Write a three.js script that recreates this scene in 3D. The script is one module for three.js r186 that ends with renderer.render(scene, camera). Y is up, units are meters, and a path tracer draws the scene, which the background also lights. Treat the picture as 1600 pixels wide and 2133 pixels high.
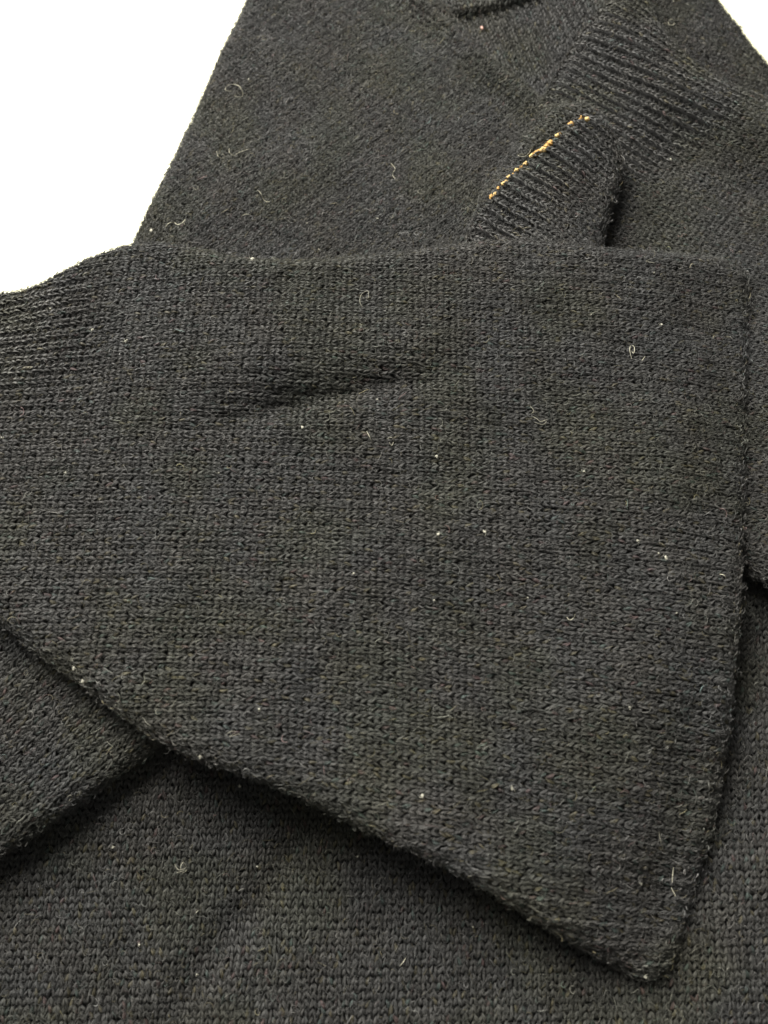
import * as THREE from 'three';
import { mergeGeometries } from 'three/addons/utils/BufferGeometryUtils.js';
import { RectAreaLightUniformsLib } from 'three/addons/lights/RectAreaLightUniformsLib.js';

// ---------------------------------------------------------------- camera, light, exposure
const scene = new THREE.Scene();
const camera = new THREE.PerspectiveCamera(63, 768 / 1024, 0.01, 20);
camera.position.set(0, 0.252, 0.082);
camera.lookAt(0, 0.0, 0);
camera.focus = 0.25;
camera.userData.fStop = 11;
camera.updateMatrixWorld(true);
camera.updateProjectionMatrix();

const renderer = new THREE.WebGLRenderer({ antialias: true });
renderer.setSize(768, 1024);
renderer.toneMapping = THREE.LinearToneMapping;
renderer.toneMappingExposure = 0.98;
renderer.shadowMap.enabled = true;

RectAreaLightUniformsLib.init();
scene.background = new THREE.Color().setRGB(0.34, 0.335, 0.31);       // the pale room around
const windowLight = new THREE.RectAreaLight(new THREE.Color().setRGB(1, 0.97, 0.90), 54, 0.95, 0.9);   // daylight from a window up and to the left
windowLight.position.set(-0.62, 1.02, -1.08);
windowLight.lookAt(0, 0, 0);
scene.add(windowLight);

// ---------------------------------------------------------------- helpers
let seed = 20240611;
function rnd() { seed = (seed + 0x6D2B79F5) | 0; let t = Math.imul(seed ^ (seed >>> 15), 1 | seed); t = (t + Math.imul(t ^ (t >>> 7), 61 | t)) ^ t; return ((t ^ (t >>> 14)) >>> 0) / 4294967296; }
const rs = (a = 1) => (rnd() * 2 - 1) * a;
const gauss = () => (rnd() + rnd() + rnd() + rnd() - 2) * 0.85;
function hash2(i, j) { let h = Math.imul(i, 374761393) + Math.imul(j, 668265263); h = Math.imul(h ^ (h >>> 13), 1274126177); return ((h ^ (h >>> 16)) >>> 0) / 4294967296; }
function noise(x, y) {
  const i = Math.floor(x), j = Math.floor(y), f = x - i, g = y - j;
  const u = f * f * (3 - 2 * f), v = g * g * (3 - 2 * g);
  return (hash2(i, j) * (1 - u) + hash2(i + 1, j) * u) * (1 - v) + (hash2(i, j + 1) * (1 - u) + hash2(i + 1, j + 1) * u) * v - 0.5;
}
const fbm = (x, y) => noise(x, y) + 0.5 * noise(2.1 * x + 7.3, 2.1 * y + 3.1);
const clamp = (x, a, b) => Math.min(b, Math.max(a, x));
const sstep = (a, b, x) => { const t = clamp((x - a) / (b - a), 0, 1); return t * t * (3 - 2 * t); };
const V3 = (x, y, z) => new THREE.Vector3(x, y, z);

// the place on the level y = h that a picture point (1600 x 2133) looks at
const ray = V3();
function at(px, py, h) {
  ray.set(px / 800 - 1, 1 - py / 1066.5, 0.5).unproject(camera).sub(camera.position);
  const t = (h - camera.position.y) / ray.y;
  return [camera.position.x + ray.x * t, camera.position.z + ray.z * t];
}
const seen = V3();
function inView(x, y, z, m = 1.22) { seen.set(x, y, z).project(camera); return Math.abs(seen.x) < m && Math.abs(seen.y) < m; }
// distance from a line of picture points on level h, and the side
function lineOn(pts, h) {
  const p = pts.map((q) => at(q[0], q[1], h));
  return (x, z) => {
    let best = 1e9, side = 0, along = 0;
    for (let i = 0; i + 1 < p.length; i++) {
      const [ax, az] = p[i], dx = p[i + 1][0] - ax, dz = p[i + 1][1] - az, l2 = dx * dx + dz * dz;
      const t = clamp(((x - ax) * dx + (z - az) * dz) / l2, 0, 1), ex = x - ax - t * dx, ez = z - az - t * dz, d = Math.hypot(ex, ez);
      if (d < best) { best = d; side = dx * ez - dz * ex > 0 ? 1 : -1; along = (i + t) / (p.length - 1); }
    }
    return [best * side, along];
  };
}

// ---------------------------------------------------------------- materials
const clothMat = new THREE.MeshStandardMaterial({ color: new THREE.Color().setRGB(0.006, 0.006, 0.006), roughness: 1 });
const yarnMat = new THREE.MeshPhysicalMaterial({ color: 0xffffff, roughness: 0.62, specularIntensity: 0.6, vertexColors: true });
const ribMat = new THREE.MeshPhysicalMaterial({ color: 0xffffff, roughness: 0.62, specularIntensity: 0.6, vertexColors: true });
const fuzzMat = new THREE.MeshStandardMaterial({ color: 0xffffff, roughness: 0.8 });
const YARN = [0.0342, 0.0342, 0.0312];
const tone = new THREE.Color();
function yarnTone(x, z, k = 1) {
  let n = 1 + 0.30 * gauss() + 0.30 * fbm(x * 160, z * 160) + 0.16 * fbm(x * 38 + 5, z * 38);
  n = Math.max(0.35, n) * k;
  let r = YARN[0] * n, g = YARN[1] * n, b = YARN[2] * n;
  const hue = fbm(x * 90 + 40, z * 90 + 11), p = rnd();
  const ol = sstep(-0.15, 0.35, fbm(x * 55 + 21, z * 55 + 70));
  r *= 1 + 0.06 * hue; b *= (1 - 0.08 * hue) * (1.05 - 0.17 * ol); r *= 1.02 - 0.03 * ol;
  if (p < 0.05) { r *= 1.35; g *= 1.22; b *= 0.8; } else if (p < 0.075) { r *= 0.85; g *= 1.15; b *= 1.1; } else if (p < 0.09) { r *= 1.3; g *= 0.88; b *= 0.9; }
  return tone.setRGB(r, g, b);
}

// one leg of a knitted stitch: a short bowed bundle of twisted fibres (unit: length 1 along y, width 1)
function bundle(strands, sides, segs) {
  const pos = [], idx = [], col = [];
  for (let k = 0; k < strands; k++) {
    const core = k === 0, ph = (k / Math.max(1, strands - 1)) * 6.283 + rs(0.4), off = core ? 0 : 0.27 + rs(0.07), rad = core ? 0.3 : 0.15 + 0.07 * rnd();
    const tw = 1.7 + rs(0.5), y0 = -0.5 + rs(0.06), y1 = 0.5 + rs(0.08), c = core ? 0.7 : 0.55 + 1.15 * rnd() * rnd() + 0.15 * rnd(), at0 = pos.length / 3, fl = rs(0.12);
    for (let j = 0; j <= segs; j++) {
      const t = j / segs, bow = Math.sin(Math.PI * t), pr = Math.pow(Math.sin(Math.PI * (0.06 + 0.88 * t)), 0.6), a = ph + tw * t;
      const cx = Math.cos(a) * off * pr + 0.12 * bow - 0.06 + fl * (t - 0.5), cz = Math.sin(a) * off * pr + 0.3 * bow - 0.14, y = y0 + (y1 - y0) * t;
      for (let i = 0; i < sides; i++) { const q = (i / sides) * 6.28319, r = rad * (j === 0 || j === segs ? 0.3 : pr); pos.push(cx + r * Math.cos(q), y, cz + r * Math.sin(q)); col.push(c, c, c); }
    }
    for (let j = 0; j < segs; j++) for (let i = 0; i < sides; i++) {
      const p = at0 + j * sides + i, q = at0 + j * sides + ((i + 1) % sides);
      idx.push(p, p + sides, q, q, p + sides, q + sides);
    }
  }
  const g = new THREE.BufferGeometry();
  g.setAttribute('position', new THREE.Float32BufferAttribute(pos, 3));
  g.setAttribute('color', new THREE.Float32BufferAttribute(col, 3));
  g.setIndex(idx); g.computeVertexNormals();
  return g;
}
const NV = 5;
const legGeos = Array.from({ length: NV }, () => bundle(9, 4, 5)), ribLegs = Array.from({ length: NV }, () => bundle(6, 3, 4));

// thin tube along points with a tapering radius
function strand(points, r, sides = 4, taper = true) {
  const c = new THREE.CatmullRomCurve3(points), n = Math.max(6, points.length * 4), pos = [], idx = [];
  const f = c.computeFrenetFrames(n, false);
  for (let j = 0; j <= n; j++) {
    const p = c.getPoint(j / n), k = taper ? r * (0.35 + 0.65 * Math.sin(Math.PI * (0.08 + 0.84 * j / n))) : r;
    for (let i = 0; i < sides; i++) {
      const a = (i / sides) * 2 * Math.PI, cs = Math.cos(a) * k, sn = Math.sin(a) * k;
      pos.push(p.x + f.normals[j].x * cs + f.binormals[j].x * sn, p.y + f.normals[j].y * cs + f.binormals[j].y * sn, p.z + f.normals[j].z * cs + f.binormals[j].z * sn);
    }
  }
  for (let j = 0; j < n; j++) for (let i = 0; i < sides; i++) {
    const a = j * sides + i, b = j * sides + ((i + 1) % sides);
    idx.push(a, b, a + sides, b, b + sides, a + sides);
  }
  const g = new THREE.BufferGeometry();
  g.setAttribute('position', new THREE.Float32BufferAttribute(pos, 3));
  g.setIndex(idx); g.computeVertexNormals();
  return g;
}
// loose wool fibres: three sorts of curl, a unit long
const fuzzGeos = [0, 1, 2].map((k) => {
  const pts = [];
  let a = 0;
  const p = V3(-0.5, 0, 0);
  for (let i = 0; i < 5; i++) { pts.push(p.clone()); a += [0.15, 0.75, 1.2][k] * (0.6 + 0.8 * rnd()) * (k === 0 && i % 2 ? -1 : 1); p.add(V3(0.27 * Math.cos(a), 0.27 * Math.sin(a), 0.05 * Math.sin(i * 1.3))); }
  const c = new THREE.CatmullRomCurve3(pts), g = strand(c.getPoints(4), 0.019, 3);
  return g;
});

// ---------------------------------------------------------------- the setting: white table top
const table = new THREE.Mesh(new THREE.BoxGeometry(2.4, 0.03, 2.4), new THREE.MeshStandardMaterial({ color: new THREE.Color().setRGB(0.60, 0.59, 0.42), roughness: 0.55 }));
table.name = 'tabletop'; table.position.set(0, -0.015, -0.2);
table.userData = { label: 'bright white table top under the sweater', category: 'table', kind: 'structure' };
table.receiveShadow = true; table.castShadow = true;
scene.add(table);

// ---------------------------------------------------------------- the sweater
const sweater = new THREE.Group();
sweater.name = 'sweater';
sweater.userData = { label: 'folded dark charcoal navy wool knit sweater lying on the white table', category: 'sweater' };
scene.add(sweater);

// a layer of cloth: an outline (picture points), a rounded edge of radius r and a height for its upper face
function makePanel(def) {
  const { top } = def, rOf = def.rOf ?? (() => def.r);
  const raw = def.outline.map(([px, py]) => {
    let h = 0.015, p;
    for (let k = 0; k < 6; k++) { p = at(px, py, h); h = Math.max(0.0005, top(p[0], p[1]) - rOf(p[0], p[1]) * 0.8); }
    return V3(p[0], 0, p[1]);
  });
  const curve = new THREE.CatmullRomCurve3(raw, true, 'centripetal');
  const n = raw.length * 6, poly = curve.getPoints(n).slice(0, n);
  const X = Float64Array.from(poly, (p) => p.x), Z = Float64Array.from(poly, (p) => p.z);
  const out = [0, 0, 0];
  function sdf(x, z) {          // distance (inside positive) and the inward direction
    let best = 1e18, bx = 0, bz = 0, inside = false;
    for (let i = 0, j = n - 1; i < n; j = i++) {
      const ax = X[j], az = Z[j], dx = X[i] - ax, dz = Z[i] - az;
      const t = clamp(((x - ax) * dx + (z - az) * dz) / (dx * dx + dz * dz + 1e-20), 0, 1), ex = x - ax - t * dx, ez = z - az - t * dz, d = ex * ex + ez * ez;
      if (d < best) { best = d; bx = ex; bz = ez; }
      if ((Z[i] > z) !== (az > z) && x < ((X[j] - X[i]) * (z - Z[i])) / (az - Z[i]) + X[i]) inside = !inside;
    }
    best = Math.sqrt(best);
    const s = inside ? 1 : -1, l = best || 1e-9;
    out[0] = s * best; out[1] = (s * bx) / l; out[2] = (s * bz) / l;
    return out;
  }
  // flat cloth (x, z) -> lying cloth; null where there is none
  function place(x, z, lift, target) {
    const r = rOf(x, z), o = sdf(x, z), d0 = o[0], s = d0 + (Math.PI / 2 - 1) * r;
    if (s >= (r * Math.PI) / 2) return target.set(x, top(x, z) + lift, z);
    const phi = Math.max(s / r, -1.5), R = r + lift, d = r - R * Math.cos(phi);
    const px = x + o[1] * (d - d0), pz = z + o[2] * (d - d0);
    const ix = x + o[1] * (r - d0), iz = z + o[2] * (r - d0);
    return target.set(px, top(ix, iz) - r + R * Math.sin(phi), pz);
  }
  const sOf = (x, z) => sdf(x, z)[0] + (Math.PI / 2 - 1) * rOf(x, z);
  return { ...def, sdf, place, sOf, poly };
}

// the cloth itself, a fine sheet
function clothMesh(p, name, step = 0.0014) {
  let x0 = 1, x1 = -1, z0 = 1, z1 = -1;
  for (const q of p.poly) { x0 = Math.min(x0, q.x); x1 = Math.max(x1, q.x); z0 = Math.min(z0, q.z); z1 = Math.max(z1, q.z); }
  const m = p.r; x0 -= m; z0 -= m; x1 += m; z1 += m;
  const nx = Math.ceil((x1 - x0) / step), nz = Math.ceil((z1 - z0) / step), ids = new Int32Array((nx + 1) * (nz + 1)).fill(-1), pos = [], idx = [], t = V3();
  for (let j = 0; j <= nz; j++) for (let i = 0; i <= nx; i++) {
    const x = x0 + i * step, z = z0 + j * step;
    if (p.sOf(x, z) < -1.3 * p.r) continue;
    p.place(x, z, -0.0007, t);
    if (!inView(t.x, t.y, t.z, 1.5)) continue;
    ids[j * (nx + 1) + i] = pos.length / 3; pos.push(t.x, t.y, t.z);
  }
  for (let j = 0; j < nz; j++) for (let i = 0; i < nx; i++) {
    const a = ids[j * (nx + 1) + i], b = ids[j * (nx + 1) + i + 1], c = ids[(j + 1) * (nx + 1) + i], d = ids[(j + 1) * (nx + 1) + i + 1];
    if (a < 0 || b < 0 || c < 0 || d < 0) continue;
    idx.push(a, c, b, b, c, d);
  }
  const g = new THREE.BufferGeometry();
  g.setAttribute('position', new THREE.Float32BufferAttribute(pos, 3)); g.setIndex(idx); g.computeVertexNormals();
  const mesh = new THREE.Mesh(g, clothMat); mesh.name = name; mesh.castShadow = mesh.receiveShadow = true;
  sweater.add(mesh);
  return mesh;
}

const mB = new THREE.Matrix4(), mR = new THREE.Matrix4(), mS = new THREE.Matrix4(), eul = new THREE.Euler();
const W0 = 0.00204, H0 = 0.00182;
// knit the cloth: stitches in wales along `turn` (radians from +x towards -z), with optional ribs
function knit(p, mesh, o) {
  const W = o.W ?? W0, H = o.H ?? H0, ca = Math.cos(o.turn), sa = Math.sin(o.turn);
  const U = [ca, -sa], N = [sa, ca];                    // along the wales, across them (x, z)
  const bend = o.bend ?? (() => 0), org = at(o.origin[0], o.origin[1], 0.015);
  let a0 = 1e9, a1 = -1e9, b0 = 1e9, b1 = -1e9;
  for (const q of p.poly) { const x = q.x - org[0], z = q.z - org[1], a = x * U[0] + z * U[1], b = x * N[0] + z * N[1]; a0 = Math.min(a0, a); a1 = Math.max(a1, a); b0 = Math.min(b0, b); b1 = Math.max(b1, b); }
  const pad = 0.03, legs = legGeos.map(() => []), tones = legGeos.map(() => []), hairs = [[], [], []], hairTones = [[], [], []], ribs = new Map();
  const P = V3(), Pa = V3(), Pb = V3(), T = V3(), S = V3(), Q = V3();
  const put = (a, b) => [org[0] + a * U[0] + (b + bend(a, b)) * N[0], org[1] + a * U[1] + (b + bend(a, b)) * N[1]];
  const e = 0.0004;
  for (let i = Math.floor((b0 - pad) / W); i * W < b1 + pad; i++) for (let j = Math.floor((a0 - pad) / H); j * H < a1 + pad; j++) {
    const a = j * H + rs(0.18) * H, b = i * W + rs(0.10) * W, [x, z] = put(a, b);
    const s = p.sOf(x, z);
    if (s < -0.9 * p.r) continue;
    p.place(x, z, 0, P);
    if (!inView(P.x, P.y, P.z)) continue;
    if (p.under && p.under.some((c) => c.sdf(P.x, P.z)[0] > 0.022)) continue;
    const xa = put(a + e, b), xb = put(a, b + e);
    p.place(xa[0], xa[1], 0, Pa); p.place(xb[0], xb[1], 0, Pb);
    T.subVectors(Pa, P).normalize(); S.subVectors(Pb, P);
    S.addScaledVector(T, -S.dot(T)).normalize(); Q.crossVectors(S, T);
    if (Q.lengthSq() < 0.5) continue;
    if (Q.y < 0 && s > 0.3 * p.r) Q.negate(), S.negate();
    // basis: x across, y along, z out
    S.crossVectors(T, Q);
    const rib = o.rib ? o.rib(x, z, a, b) : 0, high = i & 1;
    const lift = (o.ridge ? (high ? o.ridge : -o.ridge) : 0) + (rib ? (high ? 0.0008 : -0.0007) * rib : 0);
    const purl = rib > 0.5 && !high;
    for (const side of [-1, 1]) {
      const sx = W * (0.55 + rs(0.09)) * (1 - 0.15 * rib), L = H * (1.36 + rs(0.18)) * (purl ? 0.8 : 1);
      const slant = side * -(purl ? -0.9 : 0.36) + rs(0.25);
      mB.makeBasis(S, T, Q);
      mB.setPosition(P.x + S.x * side * W * 0.25 + Q.x * (lift + rs(0.00007)), P.y + S.y * side * W * 0.25 + Q.y * (lift + rs(0.00007)), P.z + S.z * side * W * 0.25 + Q.z * (lift + rs(0.00007)));
      mB.multiply(mR.makeRotationFromEuler(eul.set(0.26 + rs(0.14), rs(0.5), slant, 'ZXY')));
      mB.multiply(mS.makeScale(sx * side, L, W * (0.55 + rs(0.08))));
      if (side < 0) mB.multiply(mS.makeScale(-1, 1, 1));
      const c = yarnTone(P.x, P.z);
      if (rib > 0.4 && high && o.ribName) {
        const g = ribLegs[Math.floor(rnd() * NV)].clone().applyMatrix4(mB), col = g.attributes.color.array;
        for (let k = 0; k < col.length; k += 3) { col[k] *= c.r; col[k + 1] *= c.g; col[k + 2] *= c.b; }
        if (ribs.lastI !== i || j - ribs.lastJ > 2) ribs.n = (ribs.n ?? 0) + 1;      // a rib that stops and starts again is two
        ribs.lastI = i; ribs.lastJ = j;
        if (!ribs.has(ribs.n)) ribs.set(ribs.n, []);
        ribs.get(ribs.n).push(g);
      } else { const v = Math.floor(rnd() * NV); legs[v].push(...mB.elements); tones[v].push(c.r, c.g, c.b); }
    }
    let count = o.fuzz ?? 3.2;
    const leg = 6, furry = s < 1.3 * p.r ? 1.6 : 1;                                       // fibres that lie along the yarn, then loose ones
    for (let h = Math.floor(leg + rnd()) + Math.floor(count * furry * (1 - 0.6 * rib) + rnd()), m = 0; m < h; m++) {
      const along = m < leg, k = along ? (rnd() < 0.7 ? 0 : 1) : Math.floor(rnd() * 3), sd = rnd() < 0.5 ? -1 : 1;
      const L = along ? 0.0009 + 0.0010 * rnd() : 0.0011 + 0.0026 * rnd() * rnd(), up = along ? W * (0.24 + 0.12 * rnd()) : 0.0004 + 0.0006 * rnd();
      const ox = along ? sd * W * 0.25 + rs(W * 0.2) : rs(W), oy = rs(H * 0.7), u = up + lift;
      mB.makeBasis(T, Q.clone().cross(T), Q);
      mB.setPosition(P.x + S.x * ox + T.x * oy + Q.x * u, P.y + S.y * ox + T.y * oy + Q.y * u, P.z + S.z * ox + T.z * oy + Q.z * u);
      mB.multiply(mR.makeRotationFromEuler(eul.set(rs(0.5), rs(0.3), along ? sd * -0.33 + rs(0.4) : rnd() < 0.5 ? rs(0.7) : rs(3.14), 'ZXY')));
      const th = along ? 2.4 + 1.6 * rnd() : 1.3 + 0.9 * rnd();
      mB.multiply(mS.makeScale(L, L, L * th));
      hairs[k].push(...mB.elements);
      const c = yarnTone(P.x, P.z, along ? 0.45 + 1.9 * rnd() * rnd() + (rnd() < 0.08 ? 1.1 : 0) : 1.2 + (rnd() < 0.13 ? 1 + 3.4 * rnd() : 0.8 * rnd()));
      hairTones[k].push(c.r, c.g, c.b);
    }
  }
  const inst = (name, geo, mat, m, c) => {
    const n = m.length / 16; if (!n) return;
    const I = new THREE.InstancedMesh(geo, mat, n);
    I.instanceMatrix.array.set(m);
    I.instanceColor = new THREE.InstancedBufferAttribute(new Float32Array(c), 3);
    I.name = name; I.userData.kind = 'stuff'; I.castShadow = I.receiveShadow = true;
    mesh.add(I);
  };
  for (let v = 0; v < NV; v++) inst('knit_stitches', legGeos[v], yarnMat, legs[v], tones[v]);
  for (let k = 0; k < 3; k++) inst('wool_fuzz', fuzzGeos[k], fuzzMat, hairs[k], hairTones[k]);
  for (const list of ribs.values()) {
    const r = new THREE.Mesh(mergeGeometries(list), ribMat); r.name = 'rib'; r.castShadow = r.receiveShadow = true;
    mesh.add(r);
  }
  console.log(mesh.name, 'stitches', legs.reduce((t, l) => t + l.length / 32, 0), 'fuzz', hairs.map((h) => h.length / 16).join(), 'ribs', ribs.size);
}

// ---- heights of the layers (metres above the table)
const deg = Math.PI / 180;
const wav = (x, z, k = 1) => 0.0016 * k * fbm(x * 26 + 3, z * 26 + 9) + 0.0006 * k * fbm(x * 75, z * 75);

// the folded sleeve, lying on top of everything
const crease = lineOn([[380, 895], [500, 862], [620, 830], [760, 806], [900, 783], [1000, 768]], 0.034);
const rightEdge = lineOn([[1562, 560], [1560, 800], [1545, 1200], [1520, 1480], [1465, 1780], [1405, 2000]], 0.026);
const leftFold = lineOn([[215, 600], [190, 760], [150, 900], [110, 1080]], 0.03);
const sleeveTop = (x, z) => {
  let h = 0.033 + wav(x, z, 1.5);
  h -= 0.008 * sstep(-0.03, -0.15, x) * sstep(0.06, -0.06, z);           // lower to the left
  h -= 0.0130 * sstep(0.05, 0.125, z) * sstep(-0.01, 0.09, x);           // the tip droops
  h -= 0.005 * sstep(0.01, 0.11, x) * sstep(0.05, -0.09, z);
  h -= 0.0045 * sstep(0.034, 0, Math.abs(rightEdge(x, z)[0])) ** 1.5;
  const [d, t] = crease(x, z), f = Math.sin(Math.PI * clamp(t, 0.02, 0.98));
  h += f * (-0.0026 * Math.exp(-((d / 0.0043) ** 2)) + 0.0022 * Math.exp(-(((d + 0.0145) / 0.011) ** 2)));
  const [d2, t2] = leftFold(x, z);
  h += Math.sin(Math.PI * clamp(t2, 0, 1)) * (-0.0014 * Math.exp(-((d2 / 0.009) ** 2)));
  return h;
};
const sleeve = makePanel({
  r: 0.0056, rOf: (x, z) => 0.0056 + 0.0022 * sstep(0.04, 0, Math.abs(rightEdge(x, z)[0])) * sstep(-0.05, 0.03, z), top: sleeveTop,
  outline: [[-260, 690], [-120, 648], [0, 622], [60, 612], [130, 580], [200, 545], [280, 519], [360, 517], [430, 531], [510, 546], [600, 551], [700, 548], [800, 537], [900, 525], [1000, 513], [1100, 509], [1180, 516], [1260, 527], [1350, 534], [1440, 540], [1510, 550], [1545, 572], [1555, 630], [1551, 750], [1545, 900], [1540, 1100], [1530, 1300], [1515, 1480], [1490, 1650], [1460, 1780], [1426, 1900], [1398, 1982], [1372, 2026], [1328, 2034], [1280, 2006], [1200, 1960], [1100, 1900], [1000, 1838], [900, 1785], [800, 1740], [700, 1690], [600, 1643], [500, 1605], [400, 1570], [335, 1538], [250, 1480], [170, 1418], [90, 1362], [0, 1290], [-120, 1200], [-260, 1110]],
});

// ribbed cuff poking out from under the sleeve, with a mustard seam
const seamPts = [[985, 455], [1022, 410], [1050, 376], [1085, 343], [1120, 309], [1155, 283], [1190, 256], [1228, 246]];
const seamLine = lineOn(seamPts, 0.027);
const tabMid = lineOn([[1215, 270], [1150, 400], [1110, 560]], 0.028);
const cuffTop = (x, z) => {
  const [d] = seamLine(x, z);
  return 0.0262 + 0.0032 * Math.exp(-((tabMid(x, z)[0] / 0.012) ** 2)) + wav(x, z, 0.5) - 0.0014 * Math.exp(-((d / 0.0011) ** 2)) + 0.0008 * Math.exp(-(((d - 0.004) / 0.003) ** 2));
};
const cuff = makePanel({
  r: 0.0055, top: cuffTop, under: [sleeve],
  outline: [[975, 520], [985, 475], [1002, 430], [1026, 382], [1062, 328], [1105, 272], [1135, 240], [1180, 229], [1225, 237], [1256, 268], [1284, 320], [1282, 390], [1262, 455], [1248, 520], [1240, 640], [1100, 690], [980, 640]],
});

// right front of the body with its ribbed edge
const collarRoll = lineOn([[1250, -40], [1300, 70], [1400, 180], [1520, 250], [1680, 300]], 0.018);
const frontTop = (x, z) => 0.0155 + 0.0060 * Math.exp(-((collarRoll(x, z)[0] / 0.013) ** 2)) + wav(x, z, 1) + 0.0065 * sstep(-0.11, -0.03, z) * sstep(0.05, 0.11, x);
const front = makePanel({
  r: 0.0045, top: frontTop, under: [sleeve, cuff],
  outline: [[1128, 228], [1158, 168], [1180, 130], [1215, 75], [1252, 30], [1296, -5], [1310, -60], [1330, -60], [1340, 0], [1352, 45], [1380, 92], [1430, 145], [1500, 190], [1560, 206], [1612, 228], [1760, 275], [1900, 330], [1900, 1420], [1740, 1330], [1610, 1236], [1572, 1196], [1548, 1160], [1500, 1080], [1400, 950], [1200, 780], [1080, 600], [1060, 400]],
});
// left shoulder
const neckEdge = lineOn([[1130, 220], [1085, 172], [1040, 140], [1000, 105], [962, 66], [940, 38], [915, 8], [885, -20], [800, -120]], 0.013);
const shoulder = makePanel({
  r: 0.0055, rOf: (x, z) => 0.0055 - 0.003 * sstep(-0.02, 0.01, x), top: (x, z) => 0.0125 + 0.0035 * sstep(0.012, 0.002, Math.abs(neckEdge(x, z)[0])) + wav(x, z, 1.1), under: [sleeve, cuff],
  outline: [[620, -260], [560, -100], [521, 0], [472, 100], [440, 175], [400, 265], [360, 350], [320, 430], [284, 510], [245, 600], [200, 720], [600, 850], [1150, 750], [1220, 560], [1190, 330], [1130, 220], [1085, 172], [1040, 140], [1000, 105], [962, 66], [940, 38], [915, 8], [885, -20], [800, -120], [740, -260]],
});
// inside of the back seen in the neck opening, and the layer behind it
const lining = makePanel({
  r: 0.0028, top: (x, z) => 0.0040 + 0.0045 * sstep(-0.15, -0.09, z) + wav(x, z, 0.4), under: [],
  outline: [[880, -120], [1100, -160], [1330, -160], [1400, 40], [1330, 250], [1200, 380], [1000, 380], [820, 200], [850, 60]],
});
const backNeck = makePanel({
  r: 0.0028, top: (x, z) => 0.0066 + wav(x, z, 0.4), under: [],
  outline: [[800, -300], [890, -60], [934, 30], [950, 36], [985, 31], [1030, 22], [1095, 3], [1150, -17], [1230, -50], [1330, -110], [1380, -300]],
});
// back of the other shoulder, upper right
const back = makePanel({
  r: 0.0045, top: (x, z) => 0.0060 + wav(x, z, 1), under: [],
  outline: [[1380, -240], [1440, -90], [1484, 0], [1530, 62], [1570, 115], [1612, 168], [1740, 320], [1860, 460], [1800, 560], [1560, 480], [1350, 330], [1270, 130], [1290, -60], [1300, -240]],
});
// fold of the body at lower left
const side = makePanel({
  r: 0.0048, top: (x, z) => 0.0205 + wav(x, z, 1), under: [sleeve],
  outline: [[-260, 1050], [-100, 1080], [100, 1180], [330, 1340], [420, 1450], [385, 1500], [330, 1545], [270, 1590], [200, 1640], [130, 1690], [60, 1738], [0, 1775], [-120, 1850], [-260, 1935]],
});
// body underneath, at the bottom and the right
const bodyFold = lineOn([[330, 2200], [430, 2000], [560, 1850], [640, 1700]], 0.011);
const body = makePanel({
  r: 0.005, top: (x, z) => 0.0108 + wav(x, z, 1.3) - 0.0022 * Math.exp(-((bodyFold(x, z)[0] / 0.006) ** 2)) + 0.0045 * sstep(0.05, 0.1, x) * sstep(0.04, 0.075, z) * sstep(0.15, 0.1, z), under: [sleeve, side],
  outline: [[-330, 1480], [0, 1380], [300, 1250], [900, 1150], [1300, 950], [1500, 900], [1900, 950], [1990, 1500], [1990, 2500], [1000, 2520], [-330, 2500]],
});

const layers = [];
function layer(p, name, label, o) { const m = clothMesh(p, name); if (label) m.userData.label = label; knit(p, m, o); layers.push(p); return m; }
layer(body, 'body_panel', null, { turn: 91 * deg, origin: [800, 1900], bend: (a) => 0.06 * a + 0.6 * a * a });
layer(backNeck, 'back_panel', null, { turn: 100 * deg, origin: [1050, 100], fuzz: 1.2 });
layer(lining, 'neck_lining', 'inner back of the sweater seen through the neck opening', { turn: 106 * deg, origin: [1050, 100], fuzz: 1.4, W: 0.0018, rib: () => 0.5, ribName: true });
layer(back, 'shoulder_panel', null, { turn: 150 * deg, origin: [1450, 150], fuzz: 4.5, W: 0.0019, H: 0.0017 });
layer(shoulder, 'shoulder_panel', null, { turn: 42 * deg, origin: [700, 250], fuzz: 5.2, ridge: 0.00011, W: 0.00186, H: 0.00168 });
const ribEnd = lineOn([[1640, 150], [1530, 235], [1420, 300], [1330, 345], [1260, 400]], 0.017);
layer(front, 'front_panel', null, {
  turn: -36 * deg, origin: [1300, 200], W: 0.0018, H: 0.0018, ribName: true, bend: (a) => -2.2 * a * a * sstep(-0.03, 0.09, a),
  rib: (x, z) => sstep(-0.009, 0.005, ribEnd(x, z)[0]),
});
layer(side, 'side_fold', null, { turn: 44 * deg, origin: [150, 1500], ridge: 0.00012 });
const cuffMesh = layer(cuff, 'cuff', 'ribbed cuff with a mustard stitched seam', {
  turn: -40 * deg, origin: [1150, 380], W: 0.0018, H: 0.0018, ribName: true,
  rib: (x, z) => { const d = seamLine(x, z)[0]; return sstep(0.0004, 0.0014, d) * sstep(0.027, 0.012, d); }, fuzz: 4.5,
});
layer(sleeve, 'sleeve', 'broad sleeve folded across the sweater', {
  turn: -1 * deg, origin: [760, 1000], ribName: true, ridge: 0.00013,
  rib: (x, z) => sstep(-0.078, -0.104, x + 0.12 * (z + 0.055)) * sstep(-0.01, -0.035, z) * 0.43,
  bend: (a, b) => { const k = sstep(0.02, -0.09, b); return 0.10 * a * sstep(-0.06, 0.1, b) * sstep(-0.12, 0.06, a) * 1.2 + k * 1.7 * (a + 0.04) * (a + 0.04) * (a < -0.04 ? 1 : 0.12); },
});

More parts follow.
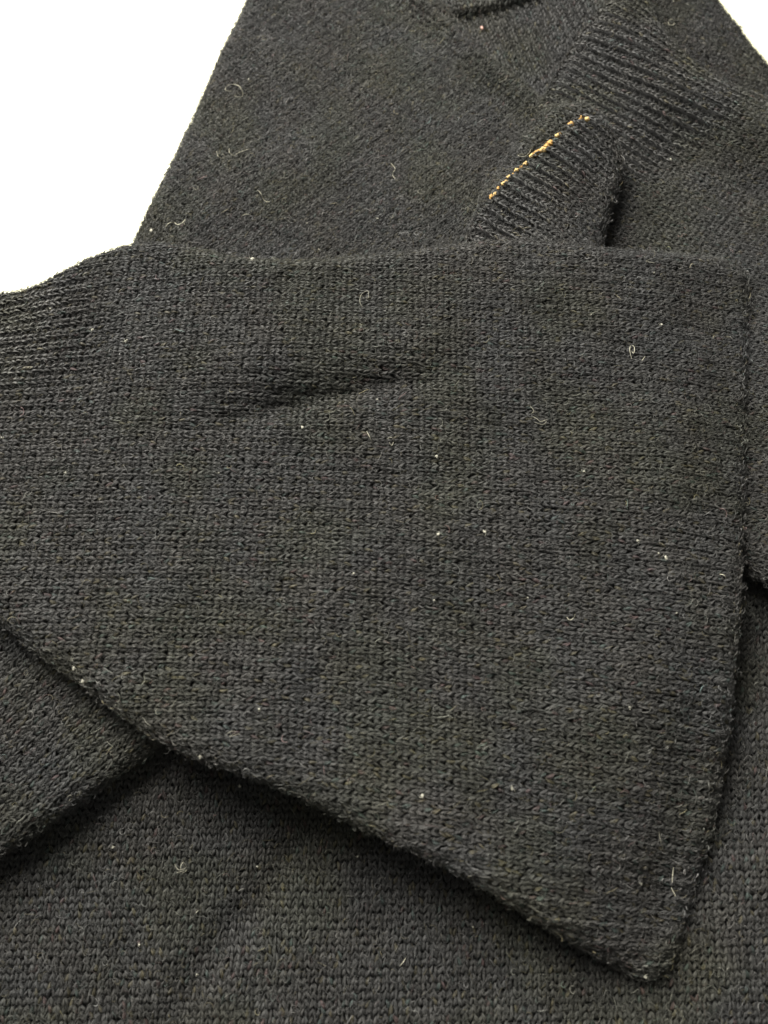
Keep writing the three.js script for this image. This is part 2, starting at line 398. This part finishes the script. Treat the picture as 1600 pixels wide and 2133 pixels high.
// ---- mustard stitches of the seam
const mustard = new THREE.MeshStandardMaterial({ color: new THREE.Color().setRGB(0.35, 0.20, 0.055), roughness: 0.85 });
const mustardPale = new THREE.MeshStandardMaterial({ color: new THREE.Color().setRGB(0.43, 0.295, 0.115), roughness: 0.85 });
function nub(rx, ry, rz, k) {
  const g = new THREE.IcosahedronGeometry(1, 2), p = g.attributes.position, v = V3();
  for (let i = 0; i < p.count; i++) { v.fromBufferAttribute(p, i); const n = 1 + 0.3 * noise(v.x * 2.3 + k * 9, v.y * 2.3 + v.z * 1.7 + k) + 0.14 * Math.sin(5 * v.x + 4 * v.y + k); p.setXYZ(i, v.x * rx * n, v.y * ry * n, v.z * rz * n); }
  g.computeVertexNormals(); return g;
}
const surf = V3();
function onPanel(p, px, py, lift) {
  let h = 0.02, q;
  for (let k = 0; k < 7; k++) { q = at(px, py, h); p.place(q[0], q[1], 0, surf); h = surf.y; }
  q = at(px, py, h + lift);
  return V3(q[0], h + lift, q[1]);
}
// picture places and sizes (length, width in px) of the visible stitches
const seamSt = [[1024, 410, 13, 7], [1031, 403, 11, 7], [1039, 393, 8, 7], [1049, 383, 10, 8], [1053, 377, 8, 7], [1060, 369, 12, 8], [1068, 363, 7, 6], [1077, 355, 12, 9], [1086, 348, 9, 7], [1093, 342, 12, 12], [1108, 326, 15, 12], [1117, 320, 15, 13], [1123, 314, 11, 9], [1132, 311, 15, 13], [1138, 305, 13, 13], [1146, 299, 12, 14], [1161, 283, 13, 10], [1167, 279, 9, 8], [1190, 259, 13, 12], [1194, 253, 8, 8], [1206, 250, 6, 8], [1213, 246, 10, 11], [1224, 248, 11, 11]];
const pxm = 0.000148;
seamSt.forEach(([px, py, l, w], i) => {
  const m = new THREE.Mesh(nub(l * 0.52 * pxm, w * 0.48 * pxm, w * 0.5 * pxm, i), i % 3 === 1 || py > 340 && i % 2 ? mustardPale : mustard);
  m.name = 'seam_stitch'; m.position.copy(onPanel(cuff, px, py, 0.0009));
  const nx = seamSt[Math.min(i + 1, seamSt.length - 1)], pv = seamSt[Math.max(i - 1, 0)];
  m.rotation.y = Math.atan2(-(nx[1] - pv[1]), nx[0] - pv[0]) + rs(0.7);
  m.position.x += rs(0.00022); m.position.z += rs(0.00022);
  m.castShadow = m.receiveShadow = true;
  cuffMesh.add(m);
});

// ---------------------------------------------------------------- lint caught on the wool
const order = [sleeve, cuff, front, side, shoulder, back, backNeck, lining, body];
function topPanel(px, py) {
  for (const p of order) { const t = onPanel(p, px, py, 0); if (p.sdf(t.x, t.z)[0] > 0) return p; }
  return body;
}
const lintMat = new THREE.MeshStandardMaterial({ color: new THREE.Color().setRGB(0.29, 0.28, 0.23), roughness: 0.9 });
const lintDim = new THREE.MeshStandardMaterial({ color: new THREE.Color().setRGB(0.22, 0.21, 0.17), roughness: 0.9 });
const lintPink = new THREE.MeshStandardMaterial({ color: new THREE.Color().setRGB(0.5, 0.3, 0.25), roughness: 0.9 });
const counts = {};
function add(name, m, label, category, group) {
  counts[name] = (counts[name] ?? -1) + 1;
  m.name = counts[name] ? `${name}_${String(counts[name]).padStart(3, '0')}` : name;
  m.userData = { label, category }; if (group) m.userData.group = group;
  m.castShadow = m.receiveShadow = true; scene.add(m);
}
const WHERE = new Map([[sleeve, 'the broad folded sleeve'], [cuff, 'the ribbed cuff'], [front, 'the right front panel'], [side, 'the fold at lower left'], [shoulder, 'the left shoulder panel'], [back, 'the upper right shoulder'], [lining, 'the inner back in the neck opening'], [body, 'the lower body panel']]);
function speck(px, py, size, label, mat = lintMat) {
  const p = topPanel(px, py), c = onPanel(p, px, py, 0.0008), s = size * pxm * (0.45 + 0.25 * rnd());
  const parts = [nub(s * (0.35 + 0.3 * rnd()), s * 0.35, s * (0.35 + 0.3 * rnd()), px), nub(s * 0.25, s * 0.25, s * 0.4, py).translate(s * rs(0.6), 0, s * rs(0.6))];
  for (let k = 0; k < 3; k++) { const a = rnd() * 6.28, l = s * (0.7 + rnd()); parts.push(strand([V3(0, 0, 0), V3(Math.cos(a) * l * 0.5, rnd() * s * 0.3, Math.sin(a) * l * 0.5), V3(Math.cos(a + 0.6) * l, -s * 0.1, Math.sin(a + 0.6) * l)], 0.00004)); }
  const g = mergeGeometries(parts.map((q) => { const t = q.index ? q.toNonIndexed() : q; t.deleteAttribute('uv'); return t; }));
  const m = new THREE.Mesh(g, mat); m.position.copy(c);
  add('lint_speck', m, label ?? `tiny white lint speck stuck on ${WHERE.get(p)}`, 'lint', label ? undefined : `lint specks on ${WHERE.get(p)}`);
}
speck(193, 686, 8, 'white lint speck left of its twin near the upper left end of the sleeve');
speck(262, 711, 8, 'white lint speck right of its twin near the upper left end of the sleeve');
speck(630, 890, 9, 'white lint speck just below the crease in the folded sleeve');
const SP = 'tiny white lint speck on the sleeve';
for (const [x, y, s, l] of [[455, 985, 6, 'below the left end of the crease'], [910, 950, 8, 'right of the hooked tan fibre'], [1216, 982, 7, 'below the tangled pale fibre'], [785, 832, 5, 'inside the dark crease'], [1328, 1126, 8, 'left of the round lint dot'], [1372, 1152, 5, 'touching the round lint dot'], [1410, 1277, 5, 'right of the curled white fibre'], [1312, 1474, 8, 'between the curled fibre and the drooping tip, at right'], [540, 1477, 6, 'above the lower edge, by a faint curled fibre'], [137, 984, 6, 'at far left, below the leaning fold'], [1378, 676, 6, 'under the upper right corner'], [1362, 568, 7, 'close below the pale knot of fibres'], [1232, 655, 4, 'between the cuff and the narrow fibre loop'], [104, 643, 6, 'on the ribbed left end at the top'], [737, 1194, 5, 'just left below the middle'], [905, 1250, 4, 'below the middle pair'], [200, 640, 5, 'above the pair at upper left'], [499, 1638, 6, 'on the lower edge shadow, left'], [592, 1648, 4, 'on the lower edge, right of another'], [1100, 1245, 4, 'left of the curled white fibre']]) speck(x, y, s, `${SP} ${l}`.replace('between the curled fibre and the drooping tip, at right', 'right, above the drooping tip'));
speck(913, 1113, 10, 'white lint speck at the middle of the sleeve, left of a pair');
speck(1010, 1108, 8, 'white lint speck at the middle of the sleeve, right of a pair');
speck(1387, 1161, 8, 'round white lint dot near the right edge of the sleeve');
speck(1067, 1643, 10, 'cream lint speck on the lower part of the sleeve');
speck(880, 1657, 9, 'pale lint tuft near the lower edge of the sleeve');
speck(1335, 1840, 8, 'white lint speck near the drooping tip of the sleeve');
speck(1345, 2035, 8, 'white lint speck at the very tip of the sleeve');
speck(150, 1375, 11, 'upper cream lint tuft on the lower left edge of the sleeve');
speck(154, 1392, 13, 'larger cream lint tuft on the lower left edge of the sleeve');
speck(172, 1419, 8, 'lowest cream lint tuft on the lower left edge of the sleeve');
speck(92, 1368, 8, 'pale lint tuft on the fold left of the sleeve edge', lintDim);
speck(417, 1576, 9, 'dull wool pill hanging at the lower edge of the sleeve', lintDim);
speck(4, 912, 9, 'cream lint tuft at the left border of the sleeve');
speck(1397, 331, 6, 'white lint speck alone on the right front panel');
speck(526, 541, 13, 'cream lint tuft where the sleeve meets the left shoulder');
speck(956, 57, 9, 'cream wool slub at the neck edge', lintMat);
speck(1004, 58, 9, 'pink wool slub inside the neck opening', lintPink);
for (const [x, y, s, l] of [[235, 1765, 5, 'near the lower left fold'], [535, 1805, 4, 'right of the yellowish tangle'], [745, 1785, 5, 'in the shadow under the sleeve edge'], [410, 2030, 5, 'lowest one, near the bottom border'], [290, 1968, 4, 'in the lower left corner area'], [985, 1930, 4, 'below the sleeve edge toward the tip']]) speck(x, y, s, `tiny white lint speck on the lower body, ${l}`);
for (const [x, y, s, l] of [[786, 455, 6, 'between sleeve and cuff'], [518, 165, 6, 'right of the looped fibre'], [700, 112, 5, 'high at the middle, right of a pair'], [660, 105, 5, 'high at the middle, left of a pair'], [315, 480, 8, 'at the lower left edge'], [1045, 440, 4, 'beside the end of the mustard seam'], [665, 520, 5, 'above the sleeve edge at the middle'], [640, 465, 5, 'right of the zigzag fibre'], [1012, 363, 5, 'left of the mustard seam']]) speck(x, y, s, `small pale lint speck on the left shoulder, ${l}`, s > 5 ? lintMat : lintDim);

const fibreMat = new THREE.MeshStandardMaterial({ color: new THREE.Color().setRGB(0.42, 0.4, 0.31), roughness: 0.85 });
const fibreDim = new THREE.MeshStandardMaterial({ color: new THREE.Color().setRGB(0.2, 0.19, 0.15), roughness: 0.85 });
function fibre(pts, label, mat = fibreMat, r = 0.00007) {
  const p = topPanel(pts[0][0], pts[0][1]);
  const q = pts.map(([x, y], i) => onPanel(p, x, y, 0.001 + 0.0006 * Math.sin(i * 2.1)));
  const o = q[0].clone(), m = new THREE.Mesh(strand(q.map((v) => v.sub(o)), r, 5), mat);
  m.position.copy(o);
  add('lint_fibre', m, label, 'lint');
}
fibre([[484, 190], [470, 188], [474, 178], [490, 176], [502, 184], [506, 198], [500, 202], [488, 200]], 'pale looped fibre near the left edge of the shoulder');
fibre([[345, 473], [350, 466], [362, 463], [370, 468], [380, 464], [386, 457], [384, 468]], 'long wavy pale fibre low on the left shoulder', fibreMat, 0.00011);
fibre([[537, 396], [544, 404], [548, 414], [555, 420], [562, 420]], 'short zigzag pale fibre at the middle of the left shoulder');
fibre([[478, 308], [478, 318], [488, 324], [497, 318], [520, 310]], 'hooked pale fibre in the lower left of the shoulder');
fibre([[451, 315], [455, 326], [465, 330], [468, 324], [462, 320]], 'small curled pale fibre left of the hooked one');
fibre([[503, 450], [512, 446], [522, 446], [524, 436]], 'thin pale fibre below the zigzag one');
fibre([[402, 390], [410, 396], [412, 388], [406, 384]], 'faint curled fibre beside the shoulder edge', fibreDim);
fibre([[815, 340], [823, 352], [818, 362], [824, 374]], 'pale bent fibre left of the cuff');
fibre([[1078, 322], [1085, 326], [1096, 324], [1104, 316], [1106, 310]], 'white curved fibre beside the mustard seam');
fibre([[1123, 222], [1130, 218], [1133, 226], [1129, 231]], 'small hooked fibre where the neck edge meets the cuff');
fibre([[1040, 172], [1052, 166], [1060, 150]], 'pale fibre on the neck edge', fibreDim);
fibre([[1392, 44], [1398, 40], [1405, 44], [1402, 52], [1394, 51], [1392, 44]], 'small ring of fibre on the upper right shoulder');
fibre([[1547, 86], [1555, 86], [1558, 94]], 'short curved fibre near the upper right edge', fibreDim);
fibre([[1404, 4], [1402, -8]], 'short straight fibre at the top border', fibreMat);
fibre([[764, 898], [770, 910], [774, 920]], 'thin slanted fibre below the sleeve crease');
fibre([[806, 914], [816, 911], [820, 920], [815, 928], [811, 921]], 'hooked tan fibre at the middle of the sleeve');
fibre([[1105, 846], [1112, 856], [1106, 864], [1118, 872], [1126, 878], [1140, 874], [1132, 884], [1114, 880]], 'tangled pale fibre on the upper right of the sleeve', fibreDim, 0.00011);
fibre([[1316, 747], [1312, 730], [1315, 719], [1321, 722], [1320, 736], [1315, 730]], 'narrow pale loop of fibre on the upper right of the sleeve');
fibre([[1337, 752], [1344, 742]], 'short slanted fibre right of the narrow loop');
fibre([[1180, 1284], [1186, 1291], [1196, 1286], [1198, 1279]], 'curled white fibre right of the sleeve middle');
fibre([[1499, 1196], [1508, 1198], [1514, 1208]], 'bent white fibre at the right edge of the sleeve', fibreMat, 0.0001);
fibre([[755, 640], [750, 630], [754, 612], [766, 606], [768, 620]], 'faint ring of fibre below the upper edge of the sleeve', fibreDim);
fibre([[1342, 536], [1352, 526], [1358, 538], [1346, 544], [1364, 548]], 'pale knot of fibres on the upper edge of the sleeve', fibreDim, 0.00011);
fibre([[470, 1532], [480, 1524], [492, 1524], [478, 1534], [500, 1528]], 'faint curled fibre above the lower edge of the sleeve', fibreDim);
fibre([[1403, 1806], [1400, 1838]], 'upright stray hair near the sleeve tip', fibreMat, 0.00007);
fibre([[1398, 1848], [1408, 1868]], 'short leaning stray hair below the upright one', fibreMat, 0.00007);
fibre([[1373, 1732], [1376, 1752], [1385, 1778]], 'long thin stray hair on the right of the sleeve', fibreDim, 0.00007);
fibre([[364, 1800], [372, 1812], [388, 1806], [382, 1796], [376, 1806], [380, 1818], [390, 1812], [368, 1818]], 'curled tangle of yellowish fibre on the lower body', fibreDim, 0.0001);
fibre([[833, 2012], [840, 2004], [846, 1994]], 'thin straight fibre on the lower body');
fibre([[408, 1902], [413, 1896]], 'tiny pale fibre on the lower body below the tangle', fibreMat);
fibre([[140, 1660], [147, 1656], [150, 1662], [143, 1668]], 'faint curled fibre near the edge of the lower left fold', fibreDim);
fibre([[50, 1400], [56, 1396], [58, 1404], [52, 1407], [50, 1400]], 'faint ring of fibre on the lower left fold', fibreDim);

renderer.render(scene, camera);
